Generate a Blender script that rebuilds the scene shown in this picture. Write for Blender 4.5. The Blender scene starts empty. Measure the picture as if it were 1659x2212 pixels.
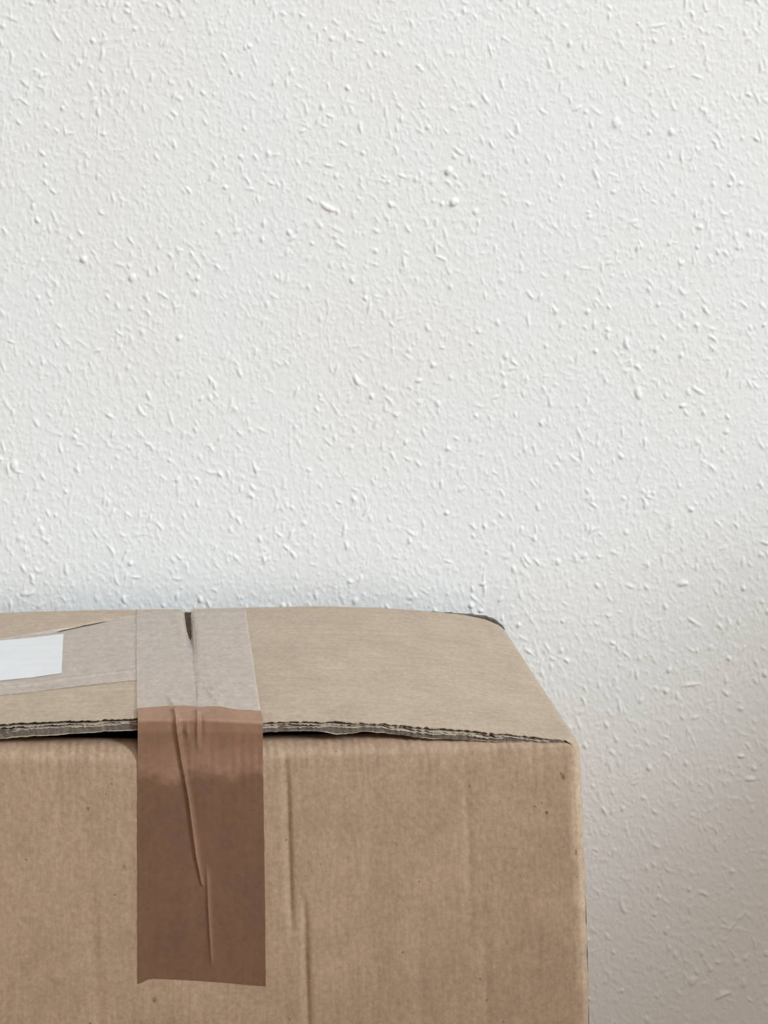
import bpy, math
import numpy as np
from mathutils import Vector

rng = np.random.default_rng(11)
scene = bpy.context.scene
C = scene.collection

# ------------------------------------------------------------------ camera
F = 3000.0                 # focal length in pixels of the 1659 x 2212 frame
PX, PY = 270.0, 30.0       # where the level line of sight meets the frame
CZ = 0.525                 # camera height (m)
D = 0.545                  # distance to the front panel of the box
cam = bpy.data.cameras.new('camera')
cam.sensor_fit = 'AUTO'
cam.sensor_width = 36.0
cam.lens = F / 2212.0 * 36.0
cam.shift_x = (829.5 - PX) / 2212.0
cam.shift_y = -(1106.0 - PY) / 2212.0
cam.clip_start = 0.01
cam_o = bpy.data.objects.new('camera', cam)
cam_o.location = (0, 0, CZ)
cam_o.rotation_euler = (math.pi / 2, 0, 0)
C.objects.link(cam_o)
scene.camera = cam_o

# ------------------------------------------------------------------ light
world = bpy.data.worlds.new('world')
scene.world = world
world.use_nodes = True
bg = world.node_tree.nodes['Background']
bg.inputs[0].default_value = (1.0, 0.945, 0.885, 1)
bg.inputs[1].default_value = 0.335

sky = bpy.data.lights.new('window_daylight', 'AREA')
sky.shape = 'SQUARE'
sky.size = 0.9
sky.energy = 212
sky.color = (0.82, 0.935, 1.0)
sky_o = bpy.data.objects.new('window_daylight', sky)
sky_o.location = (3.15, -2.18, 2.80)
sky_o.rotation_euler = (Vector((0.15, 0.6, 0.25)) - sky_o.location).to_track_quat('-Z', 'Y').to_euler()
C.objects.link(sky_o)

room = bpy.data.lights.new('room_fill', 'AREA')     # added soft fill lamp from above and in front, no known source
room.shape = 'SQUARE'
room.size = 1.5
room.energy = 51
room.color = (1.0, 0.94, 0.87)
room_o = bpy.data.objects.new('room_fill', room)
room_o.location = (0.6, -2.0, 3.1)
room_o.rotation_euler = (Vector((0.2, 0.6, 0.2)) - room_o.location).to_track_quat('-Z', 'Y').to_euler()
C.objects.link(room_o)

vs = scene.view_settings
vs.view_transform = 'Standard'
vs.look = 'None'
vs.exposure = -0.05
vs.gamma = 1.0
vs.use_curve_mapping = False


# ------------------------------------------------------------------ helpers
def xat(px, depth):
    return (np.asarray(px, float) - PX) * depth / F


def zat(py, depth):
    return CZ - (np.asarray(py, float) - PY) * depth / F


def curve(pts, conv):
    """piecewise curve through measured points, smoothed a little"""
    a = np.array([conv(*p) for p in pts])
    return lambda x: np.interp(x, a[:, 0], a[:, 1])


def noise1(x, scale, seed):
    r = np.random.default_rng(seed).uniform(-1, 1, 4096)
    t = np.asarray(x) / scale + 1500.0
    i = np.floor(t).astype(int)
    f = t - i
    f = f * f * (3 - 2 * f)
    return r[i % 4096] * (1 - f) + r[(i + 1) % 4096] * f


def noise2(x, y, sx, sy, seed):
    r = np.random.default_rng(seed).uniform(-1, 1, (256, 256))
    u = np.asarray(x) / sx + 1000.0
    v = np.asarray(y) / sy + 1000.0
    i = np.floor(u).astype(int)
    j = np.floor(v).astype(int)
    f = u - i
    g = v - j
    f = f * f * (3 - 2 * f)
    g = g * g * (3 - 2 * g)
    a = r[i % 256, j % 256] * (1 - f) + r[(i + 1) % 256, j % 256] * f
    b = r[i % 256, (j + 1) % 256] * (1 - f) + r[(i + 1) % 256, (j + 1) % 256] * f
    return a * (1 - g) + b * g


def smooth(a, b, x):
    t = np.clip((x - a) / (b - a), 0, 1)
    return t * t * (3 - 2 * t)


def mesh_from(name, co, quads, smooth_shade=True):
    me = bpy.data.meshes.new(name)
    co = np.ascontiguousarray(co, dtype=np.float32).reshape(-1, 3)
    quads = np.ascontiguousarray(quads, dtype=np.int32).reshape(-1, 4)
    me.vertices.add(len(co))
    me.vertices.foreach_set('co', co.ravel())
    me.loops.add(quads.size)
    me.loops.foreach_set('vertex_index', quads.ravel())
    me.polygons.add(len(quads))
    me.polygons.foreach_set('loop_start', np.arange(0, quads.size, 4, dtype=np.int32))
    me.polygons.foreach_set('use_smooth', np.full(len(quads), smooth_shade))
    me.update(calc_edges=True)
    me.validate()
    return me


def grid_quads(n, m, base=0, flip=False):
    idx = np.arange(n * m).reshape(n, m) + base
    q = np.stack([idx[:-1, :-1], idx[1:, :-1], idx[1:, 1:], idx[:-1, 1:]], -1).reshape(-1, 4)
    return q[:, ::-1] if flip else q


def obj(name, me, m, parent=None, origin=(0, 0, 0)):
    o = bpy.data.objects.new(name, me)
    if m:
        me.materials.append(m)
    C.objects.link(o)
    if parent:
        o.parent = parent
    return o


BASE = np.array([0.0293, 0.601, 0.0])      # base point of the box


def sheet(name, P, m, parent, flip=False, attr=None):
    """one-sided grid part of the box; P is (n, m, 3) in world metres"""
    n, k = P.shape[:2]
    me = mesh_from(name, P.reshape(-1, 3) - BASE, grid_quads(n, k, flip=flip))
    if attr is not None:
        a = me.attributes.new('film', 'FLOAT', 'POINT')
        a.data.foreach_set('value', np.ascontiguousarray(attr, dtype=np.float32).ravel())
    return obj(name, me, m, parent)


def slab(name, T, B, m, parent, attr=None, sub=None):
    """closed slab between a top grid T and a bottom grid B"""
    n, k = T.shape[:2]
    N = n * k
    # rim vertices are doubled so that the cut edges stay crisp
    idx = np.arange(N).reshape(n, k)
    loop = np.concatenate([idx[:-1, 0], idx[-1, :-1], idx[:0:-1, -1], idx[0, :0:-1]])
    co = np.concatenate([T.reshape(-1, 3), B.reshape(-1, 3),
                         T.reshape(-1, 3)[loop], B.reshape(-1, 3)[loop]])
    L = len(loop)
    a = 2 * N + np.arange(L)
    b = 2 * N + L + np.arange(L)
    rim = np.stack([a, b, np.roll(b, -1), np.roll(a, -1)], -1)
    q = np.concatenate([grid_quads(n, k), grid_quads(n, k, N, True), rim])
    me = mesh_from(name, co - BASE, q)
    if attr is not None:
        at = attr.reshape(-1)
        full = np.concatenate([at, at, at[loop], at[loop]]).astype(np.float32)
        s = me.attributes.new('film', 'FLOAT', 'POINT')
        s.data.foreach_set('value', full)
    return obj(name, me, m, parent)


def boxes(name, lst, m, parent=None, kind=None, label=None, cat=None):
    co, q = [], []
    for (x0, x1, y0, y1, z0, z1) in lst:
        b = len(co)
        co += [(x0, y0, z0), (x1, y0, z0), (x1, y1, z0), (x0, y1, z0),
               (x0, y0, z1), (x1, y0, z1), (x1, y1, z1), (x0, y1, z1)]
        q += [[b + i for i in f] for f in
              ((3, 2, 1, 0), (4, 5, 6, 7), (0, 1, 5, 4), (1, 2, 6, 5), (2, 3, 7, 6), (3, 0, 4, 7))]
    me = mesh_from(name, np.array(co), np.array(q), False)
    o = obj(name, me, m, parent)
    if kind:
        o['kind'] = kind
    if label:
        o['label'] = label
    if cat:
        o['category'] = cat
    return o


# ------------------------------------------------------------------ materials
def mat(name):
    m = bpy.data.materials.new(name)
    m.use_nodes = True
    nt = m.node_tree
    nt.nodes.clear()
    out = nt.nodes.new('ShaderNodeOutputMaterial')
    return m, nt, out


def N(nt, typ, **kw):
    n = nt.nodes.new(typ)
    for k, v in kw.items():
        if k.startswith('i_'):
            n.inputs[k[2:].replace('_', ' ')].default_value = v
        else:
            setattr(n, k, v)
    return n


def coords(nt, scale):
    tc = N(nt, 'ShaderNodeTexCoord')
    mp = N(nt, 'ShaderNodeMapping')
    mp.inputs['Scale'].default_value = scale
    nt.links.new(tc.outputs['Object'], mp.inputs[0])
    return mp.outputs[0]


def noise(nt, scale_vec, scale, detail=3, rough=0.6):
    n = N(nt, 'ShaderNodeTexNoise', i_Scale=scale, i_Detail=detail, i_Roughness=rough)
    nt.links.new(coords(nt, scale_vec), n.inputs['Vector'])
    return n.outputs['Fac']


def ramp(nt, src, stops):
    r = N(nt, 'ShaderNodeValToRGB')
    e = r.color_ramp.elements
    e[0].position, e[0].color = stops[0][0], (*stops[0][1], 1)
    e[1].position, e[1].color = stops[1][0], (*stops[1][1], 1)
    for p, c in stops[2:]:
        x = e.new(p)
        x.color = (*c, 1)
    nt.links.new(src, r.inputs[0])
    return r.outputs[0]


def mul(nt, a, b, fac=1.0):
    n = N(nt, 'ShaderNodeMix', data_type='RGBA', blend_type='MULTIPLY')
    n.inputs[0].default_value = fac
    nt.links.new(a, n.inputs[6])
    nt.links.new(b, n.inputs[7])
    return n.outputs[2]


def g(v):
    return (v, v, v)


def cardboard(name, base, grain=(1, 1, 1), streak=(900, 900, 60), rough=0.62, spec=0.35, speck=True, vary=1.0, lit_stained=False):
    m, nt, out = mat(name)
    p = N(nt, 'ShaderNodeBsdfPrincipled', i_Roughness=rough)
    p.inputs['Specular IOR Level'].default_value = spec
    lo = 1 - 0.10 * vary
    blot = ramp(nt, noise(nt, grain, 55, 4, 0.65), [(0.3, (lo, lo * 0.985, lo * 0.97)), (0.7, g(1.06))])
    fine = ramp(nt, noise(nt, grain, 520, 3, 0.7), [(0.28, g(1 - 0.19 * vary)), (0.72, g(1 + 0.12 * vary))])
    fib = ramp(nt, noise(nt, streak, 1.0, 2, 0.5), [(0.3, g(1 - 0.07 * vary)), (0.7, g(1.05))])
    rgb = N(nt, 'ShaderNodeRGB')
    rgb.outputs[0].default_value = (*base, 1)
    c = mul(nt, mul(nt, mul(nt, rgb.outputs[0], blot), fine), fib)
    if speck:
        sp = ramp(nt, noise(nt, grain, 480, 1, 0.4), [(0.19, (0.5, 0.43, 0.38)), (0.215, g(1.0))])
        c = mul(nt, c, sp)
        lt = ramp(nt, noise(nt, (1.0, 1.0, 1.9), 800, 1, 0.4), [(0.72, g(1.0)), (0.77, g(1.22))])
        c = mul(nt, c, lt)
    if lit_stained:      # light on the corner and top fold painted in as paler board; plus stains
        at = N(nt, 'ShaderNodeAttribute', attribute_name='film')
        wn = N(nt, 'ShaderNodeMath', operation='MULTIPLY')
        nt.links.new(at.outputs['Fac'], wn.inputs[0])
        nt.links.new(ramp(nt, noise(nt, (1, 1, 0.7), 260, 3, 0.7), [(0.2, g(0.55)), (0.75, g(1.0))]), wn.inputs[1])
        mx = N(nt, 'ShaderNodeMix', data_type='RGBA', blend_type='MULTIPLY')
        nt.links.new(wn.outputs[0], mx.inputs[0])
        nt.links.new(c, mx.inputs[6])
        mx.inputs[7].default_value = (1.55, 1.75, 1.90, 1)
        st = N(nt, 'ShaderNodeAttribute', attribute_name='stain')
        m2 = N(nt, 'ShaderNodeMix', data_type='RGBA', blend_type='MULTIPLY')
        nt.links.new(st.outputs['Fac'], m2.inputs[0])
        nt.links.new(mx.outputs[2], m2.inputs[6])
        m2.inputs[7].default_value = (0.30, 0.24, 0.20, 1)
        c = m2.outputs[2]
    nt.links.new(c, p.inputs['Base Color'])
    b = N(nt, 'ShaderNodeBump', i_Strength=0.35, i_Distance=0.0003)
    nt.links.new(noise(nt, grain, 700, 3, 0.7), b.inputs['Height'])
    nt.links.new(b.outputs[0], p.inputs['Normal'])
    nt.links.new(p.outputs[0], out.inputs[0])
    return m


KRAFT_FRONT = cardboard('kraft_front', (0.375, 0.257, 0.172), streak=(900, 900, 40), lit_stained=True)
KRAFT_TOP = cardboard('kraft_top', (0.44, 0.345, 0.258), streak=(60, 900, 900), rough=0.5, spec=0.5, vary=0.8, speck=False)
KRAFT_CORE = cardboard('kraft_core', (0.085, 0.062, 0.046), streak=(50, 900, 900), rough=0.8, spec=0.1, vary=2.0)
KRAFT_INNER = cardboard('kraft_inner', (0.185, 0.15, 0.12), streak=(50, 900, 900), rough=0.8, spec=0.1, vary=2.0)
KRAFT_EDGE = cardboard('kraft_torn_edge', (0.52, 0.44, 0.36), streak=(60, 900, 900), rough=0.8, spec=0.1)


def wall_material():
    m, nt, out = mat('painted_woodchip')
    p = N(nt, 'ShaderNodeBsdfPrincipled', i_Roughness=0.75)
    p.inputs['Specular IOR Level'].default_value = 0.25
    c = ramp(nt, noise(nt, (1, 1, 1), 9, 2, 0.5), [(0.35, (0.80, 0.785, 0.77)), (0.6, (0.80, 0.803, 0.80))])
    nt.links.new(c, p.inputs['Base Color'])
    b = N(nt, 'ShaderNodeBump', i_Strength=0.28, i_Distance=0.0005)
    nt.links.new(noise(nt, (1.5, 1, 0.7), 480, 3, 0.6), b.inputs['Height'])
    nt.links.new(b.outputs[0], p.inputs['Normal'])
    nt.links.new(p.outputs[0], out.inputs[0])
    return m


def plain(name, base, rough=0.6, spec=0.3):
    m, nt, out = mat(name)
    p = N(nt, 'ShaderNodeBsdfPrincipled', i_Roughness=rough)
    p.inputs['Specular IOR Level'].default_value = spec
    c = ramp(nt, noise(nt, (1, 1, 1), 60, 3), [(0.3, tuple(v * 0.96 for v in base)), (0.7, base)])
    nt.links.new(c, p.inputs['Base Color'])
    nt.links.new(p.outputs[0], out.inputs[0])
    return m


def floor_material():
    m, nt, out = mat('oak_floor')
    p = N(nt, 'ShaderNodeBsdfPrincipled', i_Roughness=0.5)
    c = ramp(nt, noise(nt, (3, 60, 1), 1.0, 4), [(0.3, (0.36, 0.24, 0.14)), (0.7, (0.48, 0.34, 0.21))])
    nt.links.new(c, p.inputs['Base Color'])
    nt.links.new(p.outputs[0], out.inputs[0])
    return m


def clear_tape_material():
    m, nt, out = mat('clear_tape')
    tr = N(nt, 'ShaderNodeBsdfTransparent')
    tr.inputs[0].default_value = (0.95, 0.94, 0.94, 1)
    p = N(nt, 'ShaderNodeBsdfPrincipled', i_Roughness=0.33)
    p.inputs['Specular IOR Level'].default_value = 0.6
    c = ramp(nt, noise(nt, (1, 1, 1), 330, 3, 0.7), [(0.3, (0.72, 0.645, 0.575)), (0.75, (0.87, 0.785, 0.71))])
    at = N(nt, 'ShaderNodeAttribute', attribute_name='film')      # shade of crack, creases and slit, painted as dark lines
    dk = N(nt, 'ShaderNodeMix', data_type='RGBA', blend_type='MIX')
    nt.links.new(at.outputs['Fac'], dk.inputs[0])
    nt.links.new(c, dk.inputs[6])
    dk.inputs[7].default_value = (0.13, 0.105, 0.09, 1)
    nt.links.new(dk.outputs[2], p.inputs['Base Color'])
    f = ramp(nt, noise(nt, (1, 1, 1), 260, 4, 0.75), [(0.3, g(0.25)), (0.7, g(0.38))])
    b = N(nt, 'ShaderNodeBump', i_Strength=0.5, i_Distance=0.0004)
    nt.links.new(noise(nt, (1, 1, 1), 420, 3, 0.7), b.inputs['Height'])
    nt.links.new(b.outputs[0], p.inputs['Normal'])
    mx = N(nt, 'ShaderNodeMixShader')
    ad = N(nt, 'ShaderNodeMath', operation='ADD', use_clamp=True)
    hf = N(nt, 'ShaderNodeMath', operation='MULTIPLY')
    hf.inputs[1].default_value = 0.6
    nt.links.new(at.outputs['Fac'], hf.inputs[0])
    nt.links.new(f, ad.inputs[0])
    nt.links.new(hf.outputs[0], ad.inputs[1])
    nt.links.new(ad.outputs[0], mx.inputs[0])
    nt.links.new(tr.outputs[0], mx.inputs[1])
    nt.links.new(p.outputs[0], mx.inputs[2])
    nt.links.new(mx.outputs[0], out.inputs[0])
    return m


def brown_tape_material():
    m, nt, out = mat('brown_tape')
    tr = N(nt, 'ShaderNodeBsdfTransparent')
    tr.inputs[0].default_value = (0.62, 0.42, 0.31, 1)
    p = N(nt, 'ShaderNodeBsdfPrincipled', i_Roughness=0.42)
    p.inputs['Specular IOR Level'].default_value = 0.35
    at = N(nt, 'ShaderNodeAttribute', attribute_name='film')
    # film lying loose over air is milkier than film stuck down flat
    film = ramp(nt, at.outputs['Fac'], [(0.0, (0.205, 0.108, 0.068)), (1.0, (0.43, 0.255, 0.17))])
    fine = ramp(nt, noise(nt, (1, 1, 1), 420, 3, 0.7), [(0.3, g(0.90)), (0.7, g(1.08))])
    blot = ramp(nt, noise(nt, (1.5, 1, 0.8), 55, 3, 0.6), [(0.3, g(0.92)), (0.7, g(1.08))])
    nt.links.new(mul(nt, mul(nt, film, fine), blot), p.inputs['Base Color'])
    b = N(nt, 'ShaderNodeBump', i_Strength=0.25, i_Distance=0.0003)
    nt.links.new(noise(nt, (1, 1, 1), 400, 3, 0.7), b.inputs['Height'])
    nt.links.new(b.outputs[0], p.inputs['Normal'])
    mx = N(nt, 'ShaderNodeMixShader')
    mx.inputs[0].default_value = 0.78
    nt.links.new(tr.outputs[0], mx.inputs[1])
    nt.links.new(p.outputs[0], mx.inputs[2])
    nt.links.new(mx.outputs[0], out.inputs[0])
    return m


WALL = wall_material()
CLEAR = clear_tape_material()
BROWN = brown_tape_material()
PAPER = plain('white_paper', (0.69, 0.695, 0.70), 0.6, 0.3)
WHITE_PAINT = plain('white_paint', (0.78, 0.78, 0.77), 0.5)

# ------------------------------------------------------------------ room
WALL_Y = 0.665
TX0, TW, TH = -0.08, 0.42, 0.54            # one width of wallpaper pattern
STEP = 0.0005


def woodchip_field():
    nx, nz = int(round(TW / STEP)), int(round(TH / STEP))
    H = np.zeros((nx, nz))

    def stamp(cx, cz, ln, wd, ht, ang, bend, skew, tilt=0.0):
        """an elongated chip of wood under the paint; sizes in grid cells"""
        r = int(ln * 0.5 + wd + 3)
        i0, j0 = int(cx), int(cz)
        I, J = np.meshgrid(np.arange(-r, r + 1), np.arange(-r, r + 1), indexing='ij')
        u = I + i0 - cx
        v = J + j0 - cz
        a = u * math.cos(ang) + v * math.sin(ang)
        b = -u * math.sin(ang) + v * math.cos(ang) + bend * a * a / max(ln, 1)
        d = np.sqrt((a / (ln * 0.5)) ** 2 + (b / (wd * 0.5)) ** 2)
        prof = ht * np.clip(1.55 * (1.18 - d), 0, 1) * np.clip(1 + skew * b / wd + tilt * a / ln, 0.1, 2)
        sel = np.ix_((I[:, 0] + i0) % nx, (J[0] + j0) % nz)
        H[sel] = np.maximum(H[sel], H[sel] * 0.45 + prof)

    mm = 0.001 / STEP
    n = 44000
    for k in range(n):
        cx, cz = rng.uniform(0, nx), rng.uniform(0, nz)
        # chips hang mostly upright, leaning over to one side
        ang = math.radians(rng.normal(108, 26)) if rng.random() < 0.82 else rng.uniform(0, math.pi)
        big = rng.random()
        if big < 0.22:        # thin upright splinters
            ang = math.radians(rng.normal(100, 16))
            ln, wd, ht = rng.uniform(2.0, 4.6), rng.uniform(0.55, 0.85), rng.uniform(0.10, 0.26)
        elif big < 0.945:
            ln, wd, ht = rng.lognormal(math.log(1.8), 0.5), rng.uniform(0.55, 1.3), rng.uniform(0.05, 0.27)
        elif big < 0.992:
            ln, wd, ht = rng.lognormal(math.log(4.2), 0.3), rng.uniform(0.9, 1.8), rng.uniform(0.25, 0.60)
        else:
            ln, wd, ht = rng.uniform(2.2, 3.8), rng.uniform(1.6, 2.5), rng.uniform(0.4, 0.75)
        stamp(cx, cz, min(ln, 9) * mm, wd * mm, ht, ang, rng.normal(0, 0.22), rng.uniform(-0.9, 0.9), rng.uniform(-1.1, 1.1))
    # the few big lumps one notices
    for (px, py, ln, wd, ht, ang) in ((968, 370, 4.2, 3.0, 1.2, 60), (980, 437, 4.6, 3.4, 1.3, 30),
                                      (708, 449, 9, 2.6, 0.8, 152), (990, 327, 6, 2, 0.5, 140),
                                      (1475, 1260, 5, 2.6, 0.8, 10), (1600, 1632, 3.5, 1.8, 0.9, 0),
                                      (1560, 2148, 8, 2.4, 0.8, 25), (1495, 2118, 5, 4, 0.7, 60),
                                      (1620, 1682, 5, 2.2, 0.8, 0), (1352, 742, 6, 2.2, 0.8, 100),
                                      (770, 822, 6, 2.4, 0.8, 120), (1330, 265, 5, 4, 0.7, 80),
                                      (1378, 850, 6, 3, 0.8, 100), (285, 600, 4, 3.4, 0.8, 60),
                                      (30, 1005, 5, 3.5, 0.8, 90), (180, 560, 3.6, 3, 0.9, 90)):
        x = (px - PX) * WALL_Y / F - TX0
        z = CZ - (py - PY) * WALL_Y / F
        stamp(x / STEP, z / STEP, ln * mm, wd * mm, ht, math.radians(ang), 0.3, 0.2)

    def blur(A):
        A = (np.roll(A, 1, 0) + 2 * A + np.roll(A, -1, 0)) / 4
        return (np.roll(A, 1, 1) + 2 * A + np.roll(A, -1, 1)) / 4
    H = 0.45 * H + 0.55 * blur(H)
    # roller-paint streaks and the uneven plaster below
    R = np.random.default_rng(5).normal(0, 1, (nx, nz))
    fine = R
    for _ in range(2):
        fine = (np.roll(fine, 1, 0) + 2 * fine + np.roll(fine, -1, 0)) / 4
    for _ in range(14):
        fine = (np.roll(fine, 1, 1) + 2 * fine + np.roll(fine, -1, 1)) / 4
    H += 0.013 * fine / fine.std()
    lump = np.random.default_rng(6).normal(0, 1, (nx, nz))
    for _ in range(3):
        lump = blur(lump)
    H += 0.030 * lump / lump.std()
    fx = np.arange(nx)[:, None] / nx * 2 * math.pi
    fz = np.arange(nz)[None, :] / nz * 2 * math.pi
    for k in range(14):
        a, b = int(rng.integers(1, 9)), int(rng.integers(-9, 10))
        H += 0.016 * np.sin(a * fx + b * fz + rng.uniform(0, 6.3))
    return H * 0.00108


H = woodchip_field()
Hp = np.pad(H, ((0, 1), (0, 1)), mode='wrap')
nx, nz = Hp.shape
gx, gz = np.meshgrid(np.arange(nx) * STEP, np.arange(nz) * STEP, indexing='ij')
wall_me = mesh_from('wallpaper', np.stack([gx, -Hp, gz], -1), grid_quads(nx, nz))
wall_me.materials.append(WALL)
wall = bpy.data.objects.new('wall_back', wall_me)
wall.location = (TX0, WALL_Y, 0)
wall['kind'] = 'structure'
wall['label'] = 'white painted woodchip wallpaper wall behind the cardboard box'
C.objects.link(wall)
for i in (-2, -1, 0, 1):
    for j in range(5):
        if (i, j) != (0, 0):
            t = bpy.data.objects.new('wallpaper', wall_me)
            t.location = (i * TW, 0, j * TH)
            t.parent = wall
            C.objects.link(t)
boxes('plaster', [(-2 * TW, 2 * TW, 0.0006, 0.1, 0, 5 * TH)], WHITE_PAINT, wall)

RX = TX0 + 2 * TW                            # inner face of the window wall
XL = TX0 - 2 * TW
SILL = 0.585
boxes('wall_right', [(RX, RX + 0.10, -2.4, WALL_Y, 0, SILL),
                     (RX, RX + 0.10, -2.4, WALL_Y, 2.35, 2.7),
                     (RX, RX + 0.10, 0.60, WALL_Y, SILL, 2.35),
                     (RX, RX + 0.10, -2.4, -2.2, SILL, 2.35)], WHITE_PAINT, None, 'structure',
      'white painted wall with the window opening')
boxes('trim_1', [(RX - 0.03, RX + 0.10, -2.2, 0.60, SILL, SILL + 0.02)], WHITE_PAINT, None, 'structure',
      'white window sill board')
boxes('floor', [(XL, RX, -2.4, WALL_Y, -0.04, 0)], floor_material(), None, 'structure', 'oak floor under the box')

# ------------------------------------------------------------------ the box
box = bpy.data.objects.new('cardboard_box', None)
box.location = BASE
box['label'] = 'brown double-walled cardboard box taped shut, standing against the white wall'
box['category'] = 'box'
C.objects.link(box)

SEAM = 0.0293
XR, XLB = 0.1795, -0.1215                    # outer faces of the side panels
YB = 0.652                                   # rear edge of the lid
RC = 0.0040                                  # corner radius

# measured lines of the box (frame position -> metres)
front_top = curve([(-400, 1575), (0, 1569), (60, 1568), (120, 1564), (200, 1561), (300, 1557), (430, 1556), (570, 1562),
                   (650, 1560), (720, 1560), (800, 1564), (900, 1571), (1000, 1578), (1100, 1587), (1200, 1597),
                   (1250, 1599)], lambda x, y: (xat(x, D), zat(y, D)))
front_bot = curve([(-400, 1615), (0, 1601), (100, 1595), (200, 1588), (300, 1582), (430, 1584), (570, 1586),
                   (650, 1583), (700, 1583), (727, 1590), (750, 1588), (790, 1584), (850, 1590), (900, 1597),
                   (1000, 1603), (1100, 1606), (1200, 1607), (1250, 1608)], lambda x, y: (xat(x, D), zat(y, D)))
back_top = curve([(-400, 1330), (0, 1324), (200, 1318), (400, 1316), (560, 1312), (700, 1310), (800, 1312),
                  (900, 1318), (1000, 1328), (1050, 1337), (1075, 1346), (1096, 1358)],
                 lambda x, y: (xat(x, YB), zat(y, YB)))
def fold_r(x):
    """radius of the fold along the top of the front panel"""
    return np.interp(x, [xat(-400, D), xat(600, D), xat(1000, D), xat(1200, D)], [0.0066, 0.0060, 0.0045, 0.0036])


crest45 = curve([(-400, 1624), (0, 1625), (300, 1628), (430, 1625), (570, 1620), (700, 1617), (900, 1611),
                 (1100, 1606), (1190, 1603), (1215, 1601.5), (1250, 1601)], lambda x, y: (xat(x, D), y))


def crest(x):
    """height of the top of that fold"""
    k = 0.29 * fold_r(x)
    return zat(crest45(x), D + k) + k


def ridge(X, Y, pts, sharp=1.5):
    """height of a crease along a polyline of (x, y, height, width)"""
    best = np.zeros_like(X)
    for (x0, y0, h0, w0), (x1, y1, h1, w1) in zip(pts[:-1], pts[1:]):
        dx, dy = x1 - x0, y1 - y0
        t = np.clip(((X - x0) * dx + (Y - y0) * dy) / (dx * dx + dy * dy), 0, 1)
        d = np.hypot(X - x0 - t * dx, Y - y0 - t * dy)
        h = h0 + (h1 - h0) * t
        w = w0 + (w1 - w0) * t
        val = h * np.exp(-(d / w) ** sharp)
        best = np.where(np.abs(val) > np.abs(best), val, best)
    return best


def on_lid(px, py, z=0.2455):
    d = (CZ - z) * F / (py - PY)
    return (px - PX) * d / F, d


# crack in the left flap, (x, y, depth, width)
CRACK = [(*on_lid(px, py), h, w) for (px, py, h, w) in
         ((70, 1369, 0, 0.0006), (110, 1365, 0.0014, 0.0008), (135, 1359, 0.0024, 0.0010), (180, 1351, 0.0026, 0.0010),
          (225, 1342, 0.0020, 0.0008), (256, 1336, 0, 0.0005))]


def lid_z(x, y):
    """top surface of the closed flaps"""
    v = np.clip((y - D) / (YB - D), -0.1, 1.05)
    z = front_top(x) * (1 - v) + back_top(x) * v
    z = z + 0.0006 * np.sin(np.pi * np.clip(v, 0, 1)) * smooth(XR, XR - 0.06, x)
    z = z + 0.00012 * noise2(x, y, 0.03, 0.008, 3) + 0.00005 * np.sin(y * 2 * np.pi / 0.0065)
    # faint creases along the flutes of the right flap
    for y0, a, b, h in ((0.624, 0.06, 0.16, 0.00030), (0.604, 0.10, 0.165, 0.00022), (0.590, 0.07, 0.12, 0.0001)):
        w = smooth(a, a + 0.02, x) * (1 - smooth(b - 0.02, b, x))
        yy = y0 + 0.0015 * noise1(x, 0.02, 8)
        z = z - h * w * np.exp(-((y - yy) / 0.0011) ** 2)
    z = z - ridge(x, y, CRACK, 1.5)
    # the flaps roll over at their hinges
    dy = np.clip(RC - (y - D), 0, RC)
    rnd = RC - np.sqrt(RC * RC - dy * dy)
    xh, r = XR - 0.0004 - rnd, 0.004
    k = np.clip((x - (xh - r)) / r, 0, 1)
    z = z - r * (1 - np.sqrt(np.clip(1 - k * k, 0, 1)))
    xh = XLB + 0.0004
    k = np.clip(((xh + r) - x) / r, 0, 1)
    return z - r * (1 - np.sqrt(np.clip(1 - k * k, 0, 1)))


def on_front(px, py):
    d = D
    for _ in range(4):
        z = CZ - (py - PY) * d / F
        d = D - bulge(0.24 - z)
    return (px - PX) * d / F, CZ - (py - PY) * d / F


# ---- front panel -----------------------------------------------------------
def bulge(s):
    return 0.0130 * np.sin(np.pi * np.clip(s, 0, 0.24) / 0.24)


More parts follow.
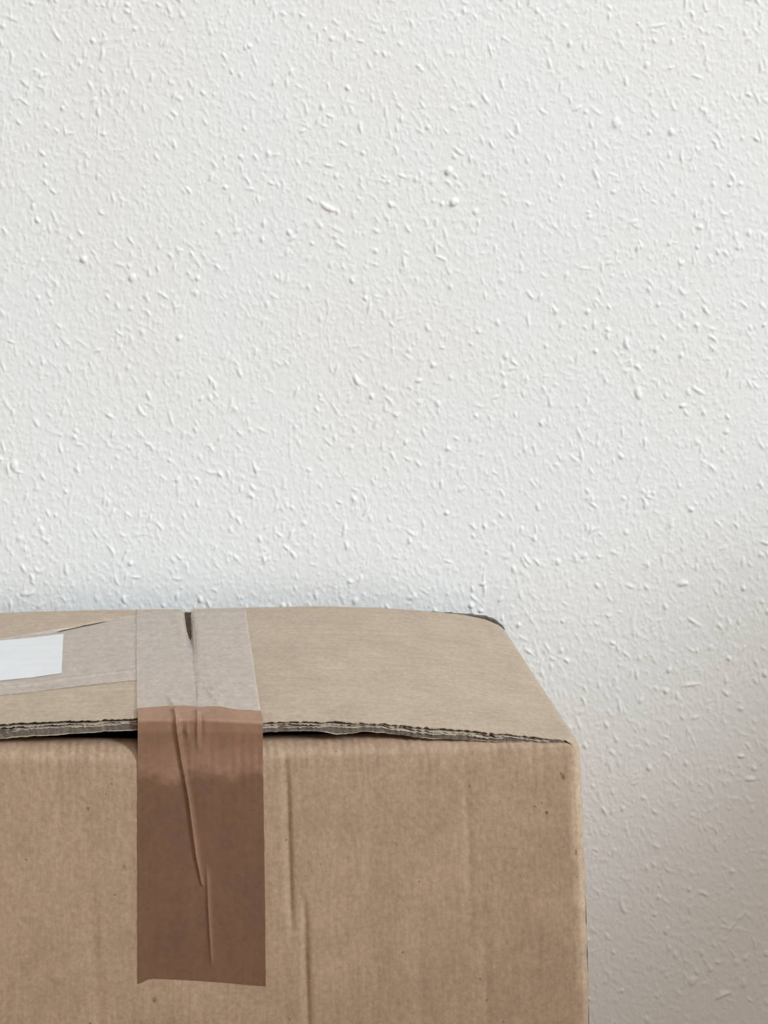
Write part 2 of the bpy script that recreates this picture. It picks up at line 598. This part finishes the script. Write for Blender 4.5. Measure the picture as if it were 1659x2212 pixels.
def front_relief(x, z):
    """washboard and knocks of the front panel; positive towards the camera"""
    s = 0.24 - z
    top = np.exp(-np.clip(s - 0.004, 0, 1) / 0.010)
    ph = x * 2 * np.pi / 0.0036 + 2.2 * noise1(x, 0.006, 21)
    wob = 0.5 + 0.9 * noise2(x, z, 0.005, 0.012, 22)
    h = (0.000014 + 0.00013 * top) * wob * np.cos(ph)
    h = h + 0.00010 * noise2(x, z, 0.007, 0.10, 23) + 0.00004 * noise2(x, z, 0.003, 0.012, 24)
    cr = []
    for pts in ([(619, 1618, 0.0, 1.3), (621, 1700, -1.0, 1.2), (625, 1850, -1.25, 1.2), (629, 1975, -1.1, 1.2), (630, 2030, 0, 1)],
                [(655, 1930, 0.0, 1.2), (660, 1990, -0.9, 1.2), (661, 2090, -1.2, 1.3), (666, 2230, -1.0, 1.3)],
                [(1006, 1605, 0.0, 1.5), (1008, 1700, -0.4, 1.6), (1016, 1880, -0.5, 1.6), (1014, 2060, 0, 1.5)],
                [(1045, 1930, 0.0, 1.5), (1050, 2050, -0.35, 1.6), (1056, 2230, -0.35, 1.7)],
                [(122, 1630, 0.0, 2.2), (124, 1740, -0.3, 2.2), (128, 1900, 0, 2.2)],
                [(196, 1900, 0.0, 2.2), (202, 2030, -0.35, 2.2), (212, 2230, -0.4, 2.2)],
                [(905, 1900, 0.0, 2.5), (912, 2230, -0.35, 2.5)],
                [(803, 1700, 0.0, 2.5), (800, 1950, -0.25, 2.5), (802, 2200, 0, 2.5)]):
        p = []
        for (px, py, a, w) in pts:
            X, Z = on_front(px, py)
            p.append((X, Z, a * 0.00115, w * 0.0011))
        h = h + ridge(x, z, p, 2.0)
    for (px, py, a, w) in ((640, 1952, -0.5, 3.0), (1230, 1700, -0.25, 4), (420, 2180, 0.2, 6), (60, 1960, 0.25, 5)):
        X, Z = on_front(px, py)
        h = h + a * 0.0006 * np.exp(-(((x - X) / (w * 0.001)) ** 2 + ((z - Z) / (w * 0.0018)) ** 2))
    return h


def panel_columns(step=0.0004):
    """plan path of the front panel, with its two rounded corners: (x, back offset, outward nx, ny)"""
    a = np.linspace(0, math.pi / 2, 16)
    right = [(XR - RC + RC * math.sin(t), RC - RC * math.cos(t), math.sin(t), -math.cos(t)) for t in a]
    left = [(XLB + RC - RC * math.sin(t), RC - RC * math.cos(t), -math.sin(t), -math.cos(t)) for t in a[::-1]]
    mid = [(x, 0, 0, -1) for x in np.arange(XLB + RC + step, XR - RC, step)]
    return np.array(left + mid + right)


cols = panel_columns()
s_rows = np.concatenate([np.linspace(0.004, 0.03, 44), np.linspace(0.0308, 0.13, 96), np.linspace(0.134, 0.24, 14)])
rows = []
cx, off, nxv, nyv = cols.T
zc = crest(np.clip(cx, XLB, XR))
flat = (off < 1e-6).astype(float)
RF = fold_r(cx)
# inner flap folded in behind the crest, then the fold itself
for back in (0.060, 0.030, 0.020, 0.015, 0.012, 0.010, 0.0085, 0.007, 0.0055):
    rows.append(np.stack([np.clip(cx, XLB + 0.004, XR - 0.004), D + off * 0.3 + back + RF - 0.004 + 0.0 * cx,
                          zc - np.interp(back, [0.004, 0.008, 0.010, 0.015, 0.030, 0.060], [0, 0.0003, 0.0011, 0.005, 0.021, 0.05])], -1))
near_corner = smooth(XR - 0.014, XR - 0.005, cx)
for q_ in rows:
    q_[:, 2] -= 0.003 * near_corner
for t in np.linspace(0, math.pi / 2, 12):
    y = D + RF * (1 - math.sin(t)) + off
    z = zc - RF + RF * math.cos(t) - 0.0016 * math.cos(t) ** 5 * near_corner
    rel = front_relief(cx, z) * math.sin(t) * flat
    lift = front_relief(cx, np.full_like(cx, 0.236)) * math.cos(t) * flat
    pull = RF * (1 - math.sin(t)) * (1 - flat)
    rows.append(np.stack([cx - pull * nxv * 0.9, y - rel, z + lift], -1))
for s in s_rows[1:]:
    k = (s - 0.004) / (0.24 - 0.004)
    z = (zc - RF) * (1 - k)
    rel = front_relief(cx, z)
    y = D + off - bulge(0.24 - z) + bulge(0.24 - zc + RF) * (1 - k) - rel * -nyv * (flat * 0.6 + 0.4)
    rows.append(np.stack([cx + rel * nxv * 0.4, y, z], -1))
P = np.stack(rows, 1)
P = P + 0.00006 * np.stack([0 * P[..., 0], noise2(P[..., 0], P[..., 2], 0.0012, 0.0012, 40), 0 * P[..., 0]], -1)
# knocks along the right-hand corner
cornerness = smooth(XR - RC - 0.004, XR - 0.001, P[..., 0]) * (P[..., 1] < 0.575)
P[..., 0] -= cornerness * 0.00035 * (1 + noise1(P[..., 2], 0.006, 33))
xx, zz = P[..., 0], P[..., 2]
edge_light = np.clip(smooth(XR - RC - 0.0035, XR - 0.002, xx + 0.0009 * noise1(zz, 0.008, 34)) * (0.72 + 0.28 * smooth(0.10, 0.22, zz)), 0, 1)  # right corner paled to carry the side light
fold_light = 0.40 * np.exp(-np.abs(zz - (crest(xx) - 0.0035)) / 0.0032) * np.clip(0.6 + 0.8 * noise2(xx, zz, 0.0022, 0.01, 35), 0, 1)  # highlight along the top fold, put into the colour
front = sheet('front_panel', P, KRAFT_FRONT, box, attr=np.maximum(edge_light, fold_light))
stain = np.zeros_like(xx)
for (px, py, rx, rz) in ((1218, 1681, 0.0007, 0.0010), (1213, 1673, 0.0004, 0.0006), (268, 1878, 0.0007, 0.0006),
                         (190, 1752, 0.0006, 0.0005), (1228, 1600, 0.0009, 0.0006), (1238, 1606, 0.0004, 0.0010),
                         (1016, 1702, 0.0003, 0.0004), (1245, 1843, 0.0004, 0.0010), (334, 2165, 0.0008, 0.0008)):
    X_, Z_ = on_front(px, py)
    stain = np.maximum(stain, np.exp(-(((xx - X_) / rx) ** 2 + ((zz - Z_) / rz) ** 2)))
at_ = front.data.attributes.new('stain', 'FLOAT', 'POINT')
at_.data.foreach_set('value', stain.astype(np.float32).ravel())
PANEL_P = P


def panel_y(x, z):
    """depth of the outer face of the front panel"""
    zcx = crest(x)
    RF = fold_r(x)
    k = 1 - z / (zcx - RF)
    y = D - bulge(0.24 - z) + bulge(0.24 - zcx + RF) * (1 - k) - front_relief(x, z)
    up = z - (zcx - RF)
    arc = D + RF - np.sqrt(np.clip(RF * RF - np.clip(up, 0, RF) ** 2, 0, None)) - front_relief(x, z)
    return np.where(up > 0, arc, y)


# ---- side, rear and bottom panels -------------------------------------------
def side(x0, sgn):
    ss = np.concatenate([[0.003], s_rows[1::4], [0.24]])
    vv = np.linspace(0, 1, 30)
    zc0, RF = crest(x0), fold_r(x0)
    P = np.zeros((len(vv), len(ss), 3))
    for i, v in enumerate(vv):
        for j, s in enumerate(ss):
            k = (s - 0.004) / 0.236
            z = (zc0 - RF) * (1 - k)
            y0 = D + RC - bulge(0.24 - z) + bulge(0.24 - zc0 + RF) * (1 - k)
            P[i, j] = (x0 - sgn * 0.0002, y0 + (YB + 0.006 - y0) * v, z - (0.002 + 0.006 * v) * (1 - k))
    # the top of the panel runs up into the hinge of the flap
    xh = XR - 0.0004 if sgn > 0 else XLB + 0.0004
    hinge = np.zeros((len(vv), 1, 3))
    hinge[:, 0, 1] = np.minimum(P[:, 0, 1], YB)
    hinge[:, 0, 0] = xh
    hinge[:, 0, 2] = lid_z(np.full(len(vv), xh), hinge[:, 0, 1]) - 0.0001
    P = np.concatenate([hinge, P], 1)
    sheet('side_panel', P, KRAFT_FRONT, box, flip=(sgn < 0))


side(XR, 1)
side(XLB, -1)

rim = curve([(-420, 1336), (0, 1330), (560, 1319), (800, 1318), (930, 1322), (985, 1324), (1020, 1327), (1052, 1331),
             (1074, 1340), (1084, 1349), (1091, 1358), (1105, 1372)], lambda x, y: (xat(x, YB + 0.006), zat(y, YB + 0.006)))
xs = np.linspace(XLB, XR, 220)
rz = rim(xs) + 0.0003 * noise1(xs, 0.0018, 51)
T = np.stack([np.stack([xs, np.full_like(xs, YB + 0.0045), rz], -1), np.stack([xs, np.full_like(xs, YB + 0.0065), rz], -1)], 1)
Bm = T.copy()
Bm[..., 2] = 0
slab('back_panel', T, Bm, KRAFT_INNER, box)  # dark board colour stands in for the shaded gap behind the lid
T = np.array([[[XLB, D, 0.004], [XLB, YB + 0.005, 0.004]], [[XR, D, 0.004], [XR, YB + 0.005, 0.004]]], float)
Bm = T.copy()
Bm[..., 2] = 0
slab('bottom_panel', T, Bm, KRAFT_FRONT, box)


# ---- top flaps: paper liners over crushed fluting ---------------------------
def gap_half(y):
    v = (y - D) / (YB - D)
    return 0.0004 + 0.0012 * smooth(0.35, 0.9, v) + 0.0012 * smooth(0.95, 1.0, v)


def flap(xa, xb, seam_side, seed):
    step = 0.0004
    n = int((xb - xa) / step) + 1
    u = np.linspace(0, 1, n)
    x_line = xa + (xb - xa) * u
    # distance of the torn front edge from the panel plane
    far_r = 1 - smooth(XR - 0.03, XR - 0.004, x_line)
    tear = (0.0006 + 0.0005 * noise1(x_line, 0.006, seed) + 0.0005 * noise1(x_line, 0.0016, seed + 1)
            + 0.0005 * np.abs(noise1(x_line, 0.0007, seed + 2)))
    if seam_side > 0:      # left flap: the top liner is torn further back
        tear = tear + 0.0011 + 0.0006 * noise1(x_line, 0.010, seed + 7)
    tear = tear * (0.15 + 0.85 * far_r)
    vv = np.concatenate([np.linspace(0, 0.06, 8), np.linspace(0.075, 1, 190)])
    X = np.zeros((n, len(vv)))
    Y = np.zeros_like(X)
    for j, v in enumerate(vv):
        y = (D + tear) * (1 - v) + YB * v + (0.00025 * noise1(x_line, 0.0015, seed + 4) if v == 1 else 0)
        Y[:, j] = y
        gh = gap_half(y)
        w = (u if seam_side > 0 else 1 - u) ** 8
        X[:, j] = x_line - seam_side * gh * w
    dy = np.clip(RC - (Y - D), 0, RC)
    lim = XR - 0.0004 - RC + np.sqrt(RC * RC - dy * dy)
    if seam_side < 0:
        X = X - (XR - 0.0004 - lim) * np.clip((X - (XR - 0.012)) / 0.0116, 0, 1)
    # rear right corner of the lid is rounded off
    if seam_side < 0:
        cr = np.clip((X - (XR - 0.020)) / 0.020, 0, 1)
        vfrac = (Y - D) / (YB - D)
        Y = Y - 0.005 * cr ** 2 * vfrac
    Z = lid_z(X, Y)
    Z = Z + 0.00025 * np.exp(-(Y - D) / 0.0016) * noise1(X, 0.0012, seed + 5) * 1.0
    T = np.stack([X, Y, Z], -1)
    Bq = T.copy()
    Bq[..., 2] -= 0.00032
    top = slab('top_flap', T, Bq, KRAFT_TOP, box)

    # lower layers, seen at the torn front edge
    zt = lid_z(x_line, np.full(n, D))
    zb = np.minimum(front_bot(x_line), zt - 0.0012)

    def layer(name, fr0, fr1, y_off, m, depth, wig=0.0, thin=False):
        vs_ = np.array([0, 0.0015, 0.004, depth])
        y0 = D + y_off
        T = np.zeros((n, len(vs_), 3))
        Bq = np.zeros_like(T)
        for j, v in enumerate(vs_):
            y = y0 + v if j < 3 else np.full(n, D + depth)
            lz = lid_z(x_line, y) - 0.0005
            lb = lz - (zt - zb) + 0.0004
            fr1_ = fr0 + (fr1 - fr0) * np.clip(0.55 + 0.75 * noise1(x_line, 0.004, seed + 61 + int(fr0 * 100)), 0.08, 1.2) if thin else fr1
            w = wig * noise1(x_line, 0.009, seed + 60 + int(fr0 * 100)) * math.exp(-v / 0.003)
            T[:, j] = np.stack([x_line, y, lz + (lb - lz) * fr0 + w], -1)
            Bq[:, j] = np.stack([x_line, y, lz + (lb - lz) * fr1_ + w], -1)
        return slab(name, T, Bq, m, top)

    x_full = x_line
    x_line = np.clip(x_line, XLB + 0.007, XR - 0.007)
    jit = lambda a, sc, sd: a * noise1(x_line, sc, seed + sd)
    depth = YB - D - 0.003
    tr = tear * 0.55
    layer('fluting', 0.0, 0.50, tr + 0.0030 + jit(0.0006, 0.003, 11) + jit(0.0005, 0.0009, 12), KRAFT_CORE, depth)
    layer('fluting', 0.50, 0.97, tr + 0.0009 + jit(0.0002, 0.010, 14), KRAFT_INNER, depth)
    layer('middle_liner', 0.27, 0.33, tear * 0.9 + 0.0006 + jit(0.0004, 0.005, 17) + jit(0.0004, 0.0008, 18), KRAFT_EDGE, 0.02, 0.0004, True)
    layer('middle_liner', 0.47, 0.53, tear * 0.75 + 0.0004 + jit(0.0003, 0.006, 19) + jit(0.0003, 0.0008, 20), KRAFT_EDGE, 0.02, 0.0003, True)
    layer('bottom_liner', 0.96, 1.01, tear * 0.5 + 0.0007 + jit(0.0003, 0.012, 23), KRAFT_EDGE, depth, 0.0, True)
    return top


flap(XLB + 0.0004, SEAM, 1, 100)
flap(SEAM, XR - 0.0004, -1, 200)


# ---- tapes and label ---------------------------------------------------------
def seam_sag(x, y):
    """film pulled down into the slit between the two flaps"""
    v = (y - D) / (YB - D)
    xs_ = SEAM + 0.0003 * np.sin(v * 5)
    w = 0.0009 + 0.0011 * smooth(0.3, 0.75, v)
    d = 0.0004 + 0.0019 * smooth(0.38, 0.85, v)
    return -d * np.exp(-((x - xs_) / w) ** 2)


def lid_pts(lst, hs=1.0):
    return [(*on_lid(px, py), h * hs, w) for (px, py, h, w) in lst]


# clear strip running from the left, below the crossing strip
x0, x1 = XLB + 0.004, 0.016
n = 330
u = np.linspace(0, 1, n)
X1 = x0 + (x1 - x0) * u
ya, yb = on_lid(0, 1503), on_lid(292, 1480)
y_near = ya[1] + (X1 - ya[0]) * (yb[1] - ya[1]) / (yb[0] - ya[0])
yc, yd = on_lid(0, 1378), on_lid(292, 1331)
y_far = np.minimum(yc[1] + (X1 - yc[0]) * (yd[1] - yc[1]) / (yd[0] - yc[0]), YB - 0.001)
vv = np.linspace(0, 1, 150)
X = np.repeat(X1[:, None], len(vv), 1)
Y = y_near[:, None] * (1 - vv) + y_far[:, None] * vv
Zl = lid_z(X, Y) + 0.00035
Zl = Zl + ridge(X, Y, lid_pts([(95, 1352, 0, 0.0006), (150, 1345, 0.0004, 0.0007), (200, 1341, 0, 0.0006)]))
Zl = Zl + ridge(X, Y, lid_pts([(-60, 1492, 0.0006, 0.0006), (60, 1482, 0.0006, 0.0006), (180, 1470, 0.0007, 0.0006), (290, 1459, 0.0006, 0.0005)]))
Zl = Zl + ridge(X, Y, lid_pts([(277, 1353, 0, 0.0006), (295, 1353, 0.0005, 0.0006), (315, 1357, 0, 0.0006)]))
Zl = Zl + 0.00008 * noise2(X, Y, 0.004, 0.003, 71) + 0.00005 * noise2(X, Y, 0.0015, 0.0015, 72)
P = np.stack([X, Y, Zl], -1)
Bq = P.copy()
Bq[..., 2] -= 0.00008
crease_shade = np.zeros_like(X)  # dark lines drawn for the shade in the crack and creases
for lst in ([(68, 1370, 0.2, 0.0003), (110, 1365, 0.8, 0.0005), (135, 1359, 0.8, 0.0005), (180, 1351, 1.0, 0.0005), (225, 1342, 1.0, 0.0004), (254, 1336.5, 0.5, 0.0003)],
            [(150, 1342, 0, 0.0003), (185, 1340, 0.4, 0.0003), (205, 1341, 0, 0.0003)],
            [(190, 1371, 0.6, 0.0004), (203, 1371, 0.4, 0.0003)],
            [(-60, 1492, 0.45, 0.0003), (60, 1482, 0.4, 0.0003), (180, 1470, 0.55, 0.0003), (250, 1463, 0.8, 0.0003), (290, 1459, 0.8, 0.0003)],
            [(80, 1497, 0.2, 0.0003), (180, 1489, 0.7, 0.0003), (292, 1480.5, 0.6, 0.0003)]):
    crease_shade = np.maximum(crease_shade, ridge(X, Y, lid_pts(lst), 1.6))
t = slab('clear_tape', P, Bq, CLEAR, box, attr=crease_shade * (0.75 + 0.25 * noise2(X, Y, 0.003, 0.003, 77)))
t['label'] = 'wide clear tape strip over the white label'

# white paper label under that strip
pa, pb = on_lid(0, 1383), on_lid(137, 1372)
pc, pd = on_lid(0, 1472), on_lid(133, 1460)
n = 90
xl0 = -0.095
uu = np.linspace(0, 1, n)
vv = np.linspace(0, 1, 30)
slope_f = (pb[1] - pa[1]) / (pb[0] - pa[0])
slope_n = (pd[1] - pc[1]) / (pd[0] - pc[0])
xr_ = pd[0] + (pb[0] - pd[0]) * vv
X = xl0 + (xr_[None, :] - xl0) * uu[:, None]
yn = pc[1] + slope_n * (X - pc[0])
yf = pa[1] + slope_f * (X - pa[0])
Y = yn * (1 - vv) + yf * vv
Zp = lid_z(X, Y) + 0.00055
P = np.stack([X, Y, Zp], -1)
Bq = P.copy()
Bq[..., 2] -= 0.0001
t = slab('paper_label', P, Bq, PAPER, box)
t['label'] = 'blank white paper label'

# clear strip across the seam, front to back
n, k = 190, 170
vv = np.linspace(0, 1, k)
uu = np.linspace(0, 1, n)
fl, fr = on_lid(296, 1546), on_lid(565.5, 1546)
y0 = fl[1]
xa = 0.0047 + 0.0008 * vv + 0.00012 * noise1(vv, 0.06, 80)
xb = 0.0540 + 0.0024 * vv + 0.00012 * noise1(vv, 0.05, 81)
X = xa[None, :] * (1 - uu[:, None]) + xb[None, :] * uu[:, None]
Y = np.repeat((y0 + (YB + 0.0005 - y0) * vv)[None, :], n, 0)
Zt = lid_z(X, Y) + 0.00080 - 0.0006 * smooth(0.93, 1.0, vv)[None, :] + seam_sag(X, Y)
Zt = Zt + ridge(X, Y, lid_pts([(352, 1508, 0, 0.0008), (366, 1526, 0.0008, 0.0009), (378, 1548, 0.0011, 0.0010)]))
Zt = Zt + ridge(X, Y, lid_pts([(440, 1497, 0, 0.0010), (452, 1512, 0.0009, 0.0012), (470, 1532, 0.0006, 0.0012), (480, 1545, 0.0, 0.0012)]))
Zt = Zt + ridge(X, Y, lid_pts([(446, 1490, 0, 0.0010), (462, 1505, 0.0008, 0.0010), (484, 1526, 0, 0.0010)]))
Zt = Zt + ridge(X, Y, lid_pts([(424, 1470, 0, 0.0008), (428, 1510, 0.0005, 0.0009), (427, 1548, 0.0006, 0.0009)]))
Zt = Zt + 0.00008 * noise2(X, Y, 0.005, 0.005, 82) + 0.00007 * noise2(X, Y, 0.0014, 0.0014, 83)
P = np.stack([X, Y, Zt], -1)
Bq = P.copy()
Bq[..., 2] -= 0.00008
crease_shade = np.zeros_like(X)  # dark lines drawn for the shade in the slit
for lst in ([(402, 1340, 0.7, 0.0003), (402, 1375, 0.8, 0.0003), (408, 1410, 0.6, 0.0004), (415, 1441, 0.1, 0.0004)],
            [(407, 1338, 0.6, 0.0006), (411, 1352, 0.75, 0.0007), (414, 1385, 0.5, 0.0005), (418, 1425, 0.45, 0.0005), (422, 1436, 0, 0.0004)],
            [(417, 1345, 0.6, 0.0003), (419, 1385, 0.5, 0.0003), (423, 1430, 0.1, 0.0004)],
            [(408, 1319, 0.5, 0.0004), (404, 1325, 1.0, 0.0006), (405, 1331, 0.2, 0.0003)],
            [(426, 1480, 0, 0.0005), (430, 1520, 0.2, 0.0005), (431, 1545, 0.4, 0.0005)],
            [(276, 1353, 0.3, 0.0004), (296, 1352, 0.4, 0.0004), (318, 1356, 0.1, 0.0003)]):
    crease_shade = np.maximum(crease_shade, ridge(X, Y, lid_pts(lst), 1.6))
t = slab('clear_tape', P, Bq, CLEAR, box, attr=crease_shade)
t['label'] = 'hazy clear tape strip along the seam of the lid'

# brown strip: over the front edge of the lid and down the front panel
n = 280
uu = np.linspace(0, 1, n)
xa0, xb0 = 0.0050, 0.0541
x_mid = xa0 + (xb0 - xa0) * uu
px_mid = PX + x_mid * F / D
top_py = np.interp(px_mid, [290, 300, 330, 360, 400, 425, 432, 450, 480, 510, 530, 570],
                   [1541, 1541, 1539, 1537, 1536.5, 1538, 1540, 1537, 1537, 1541, 1543, 1542])
bot_py = np.interp(px_mid, [290, 299, 308, 318, 330, 360, 400, 480, 540, 580],
                   [2130, 2128, 2125, 2119, 2117, 2118, 2120, 2125, 2131, 2133])
y_top = np.array([on_lid(p, q, 0.2467)[1] for p, q in zip(px_mid, top_py)])
z_bot = np.array([on_front(p, q)[1] for p, q in zip(px_mid, bot_py)])
ztop = lid_z(x_mid, np.full(n, D)) + 0.0012
z_land = crest(x_mid) - 0.85 * fold_r(x_mid)           # where the film meets the panel
LY = D - 0.0006                          # where it turns over the lid edge
rowsP, film = [], []
for t_ in np.linspace(0, 1, 24):         # on the lid
    y = y_top * (1 - t_) + (LY + 0.0007) * t_
    rowsP.append(np.stack([x_mid, y, lid_z(x_mid, y) + 0.0012 - 0.0003 * t_ ** 4], -1))
    film.append(np.full(n, 0.88))
for t_ in np.linspace(0.04, 1, 50):      # bridging the gap
    y = LY * (1 - t_) + (panel_y(x_mid, z_land) - 0.0003) * t_ + 0.0006 * math.sin(math.pi * t_)
    z = (ztop - 0.0006) * (1 - t_) + z_land * t_
    rowsP.append(np.stack([x_mid, y, z], -1))
    film.append(0.60 + 0.28 * float(1 - smooth(0.22, 0.34, t_)) + 0.08 * noise1(x_mid, 0.004, 95) - 0.10 * math.sin(math.pi * t_))
for t_ in np.linspace(0.006, 1, 230):    # stuck to the panel
    z = z_land * (1 - t_) + z_bot * t_
    y = panel_y(x_mid, z) - 0.0003
    rowsP.append(np.stack([x_mid + 0.00008 * noise1(z, 0.003, 90) * (2 * uu - 1), y, z], -1))
    s = z_land - z
    edge = 0.0032 + 0.0022 * noise1(x_mid, 0.0042, 92)
    film.append(0.60 * (1 - smooth(edge - 0.0028, edge + 0.0042, s + 0.0012 * noise2(x_mid, z, 0.002, 0.002, 94))))
P = np.stack(rowsP, 1)
film = np.stack(film, 1)
# creases, measured on the front panel plane and applied along the strip's own normal
q = P.copy()
gu = np.gradient(q, axis=0)
gv = np.gradient(q, axis=1)
nrm = np.cross(gv, gu)
nrm /= np.linalg.norm(nrm, axis=-1, keepdims=True)
if nrm[..., 1].mean() > 0:
    nrm = -nrm
SX = PX + q[..., 0] * F / q[..., 1]       # flat layout of the strip
SL = np.concatenate([np.zeros((n, 1)), np.cumsum(np.linalg.norm(np.diff(q, axis=1), axis=-1), 1)], 1)
l0 = np.array([SL[n // 2, 0], SL[n // 2, 23], SL[n // 2, 73], SL[n // 2, -1]])


def strip(px, py):
    """x and run-length of a point of the strip seen at a frame position"""
    j = np.argmin(np.abs((PY + (CZ - q[n // 2, :, 2]) / q[n // 2, :, 1] * F) - py))
    return (px - PX) * q[n // 2, j, 1] / F, SL[n // 2, j]


def strip_pts(lst):
    return [(*strip(px, py), h * 0.001, w * 0.001) for (px, py, h, w) in lst]


hgt = ridge(q[..., 0], SL, strip_pts([(376, 1538, 1.4, 0.9), (383, 1585, 1.5, 0.9), (391, 1640, 1.5, 0.8), (397, 1672, 1.6, 0.8),
                                      (408, 1730, 1.6, 0.85), (417, 1800, 1.5, 0.9), (424, 1850, 1.4, 0.9),
                                      (436, 1908, 0.8, 0.6), (441, 1918, 0, 0.4)]), 1.6)
hgt = hgt + ridge(q[..., 0], SL, strip_pts([(447, 1870, 0, 0.7), (448, 1900, 0.7, 0.75), (450, 1960, 1.0, 0.75), (454, 2030, 0.9, 0.75),
                                            (457, 2078, 0.6, 0.7), (456, 2092, 0, 0.6)]), 1.6)
hgt = hgt + ridge(q[..., 0], SL, strip_pts([(427, 1539, 1.0, 0.8), (426, 1575, 0.8, 0.8), (427, 1610, 0.4, 0.8), (428, 1630, 0, 0.8)]), 1.6)
hgt = hgt - ridge(q[..., 0], SL, strip_pts([(433, 1545, 0.5, 0.9), (436, 1565, 0.6, 1.0), (435, 1590, 0.4, 1.0), (433, 1618, 0, 0.9)]), 1.6)
hgt = hgt + ridge(q[..., 0], SL, strip_pts([(404, 1560, 0, 0.7), (405, 1590, 0.6, 0.8), (404, 1618, 0, 0.7)]), 1.6)
hgt = hgt - ridge(q[..., 0], SL, strip_pts([(396, 1565, 0, 0.7), (394, 1590, 0.6, 0.8), (392, 1612, 0, 0.7)]), 1.6)
hgt = hgt + 0.00012 * noise2(q[..., 0], SL, 0.006, 0.012, 97) * (film > 0.1)
film = np.clip(film + 0.55 * np.clip(hgt / 0.0014, 0, 1) * (film < 0.3), 0, 1)
P = q + nrm * hgt[..., None]
slab('brown_tape', P + nrm * 0.00006, P - nrm * 0.00004, BROWN, box, attr=film)['label'] = \
    'wrinkled brown parcel tape strip over the front edge'
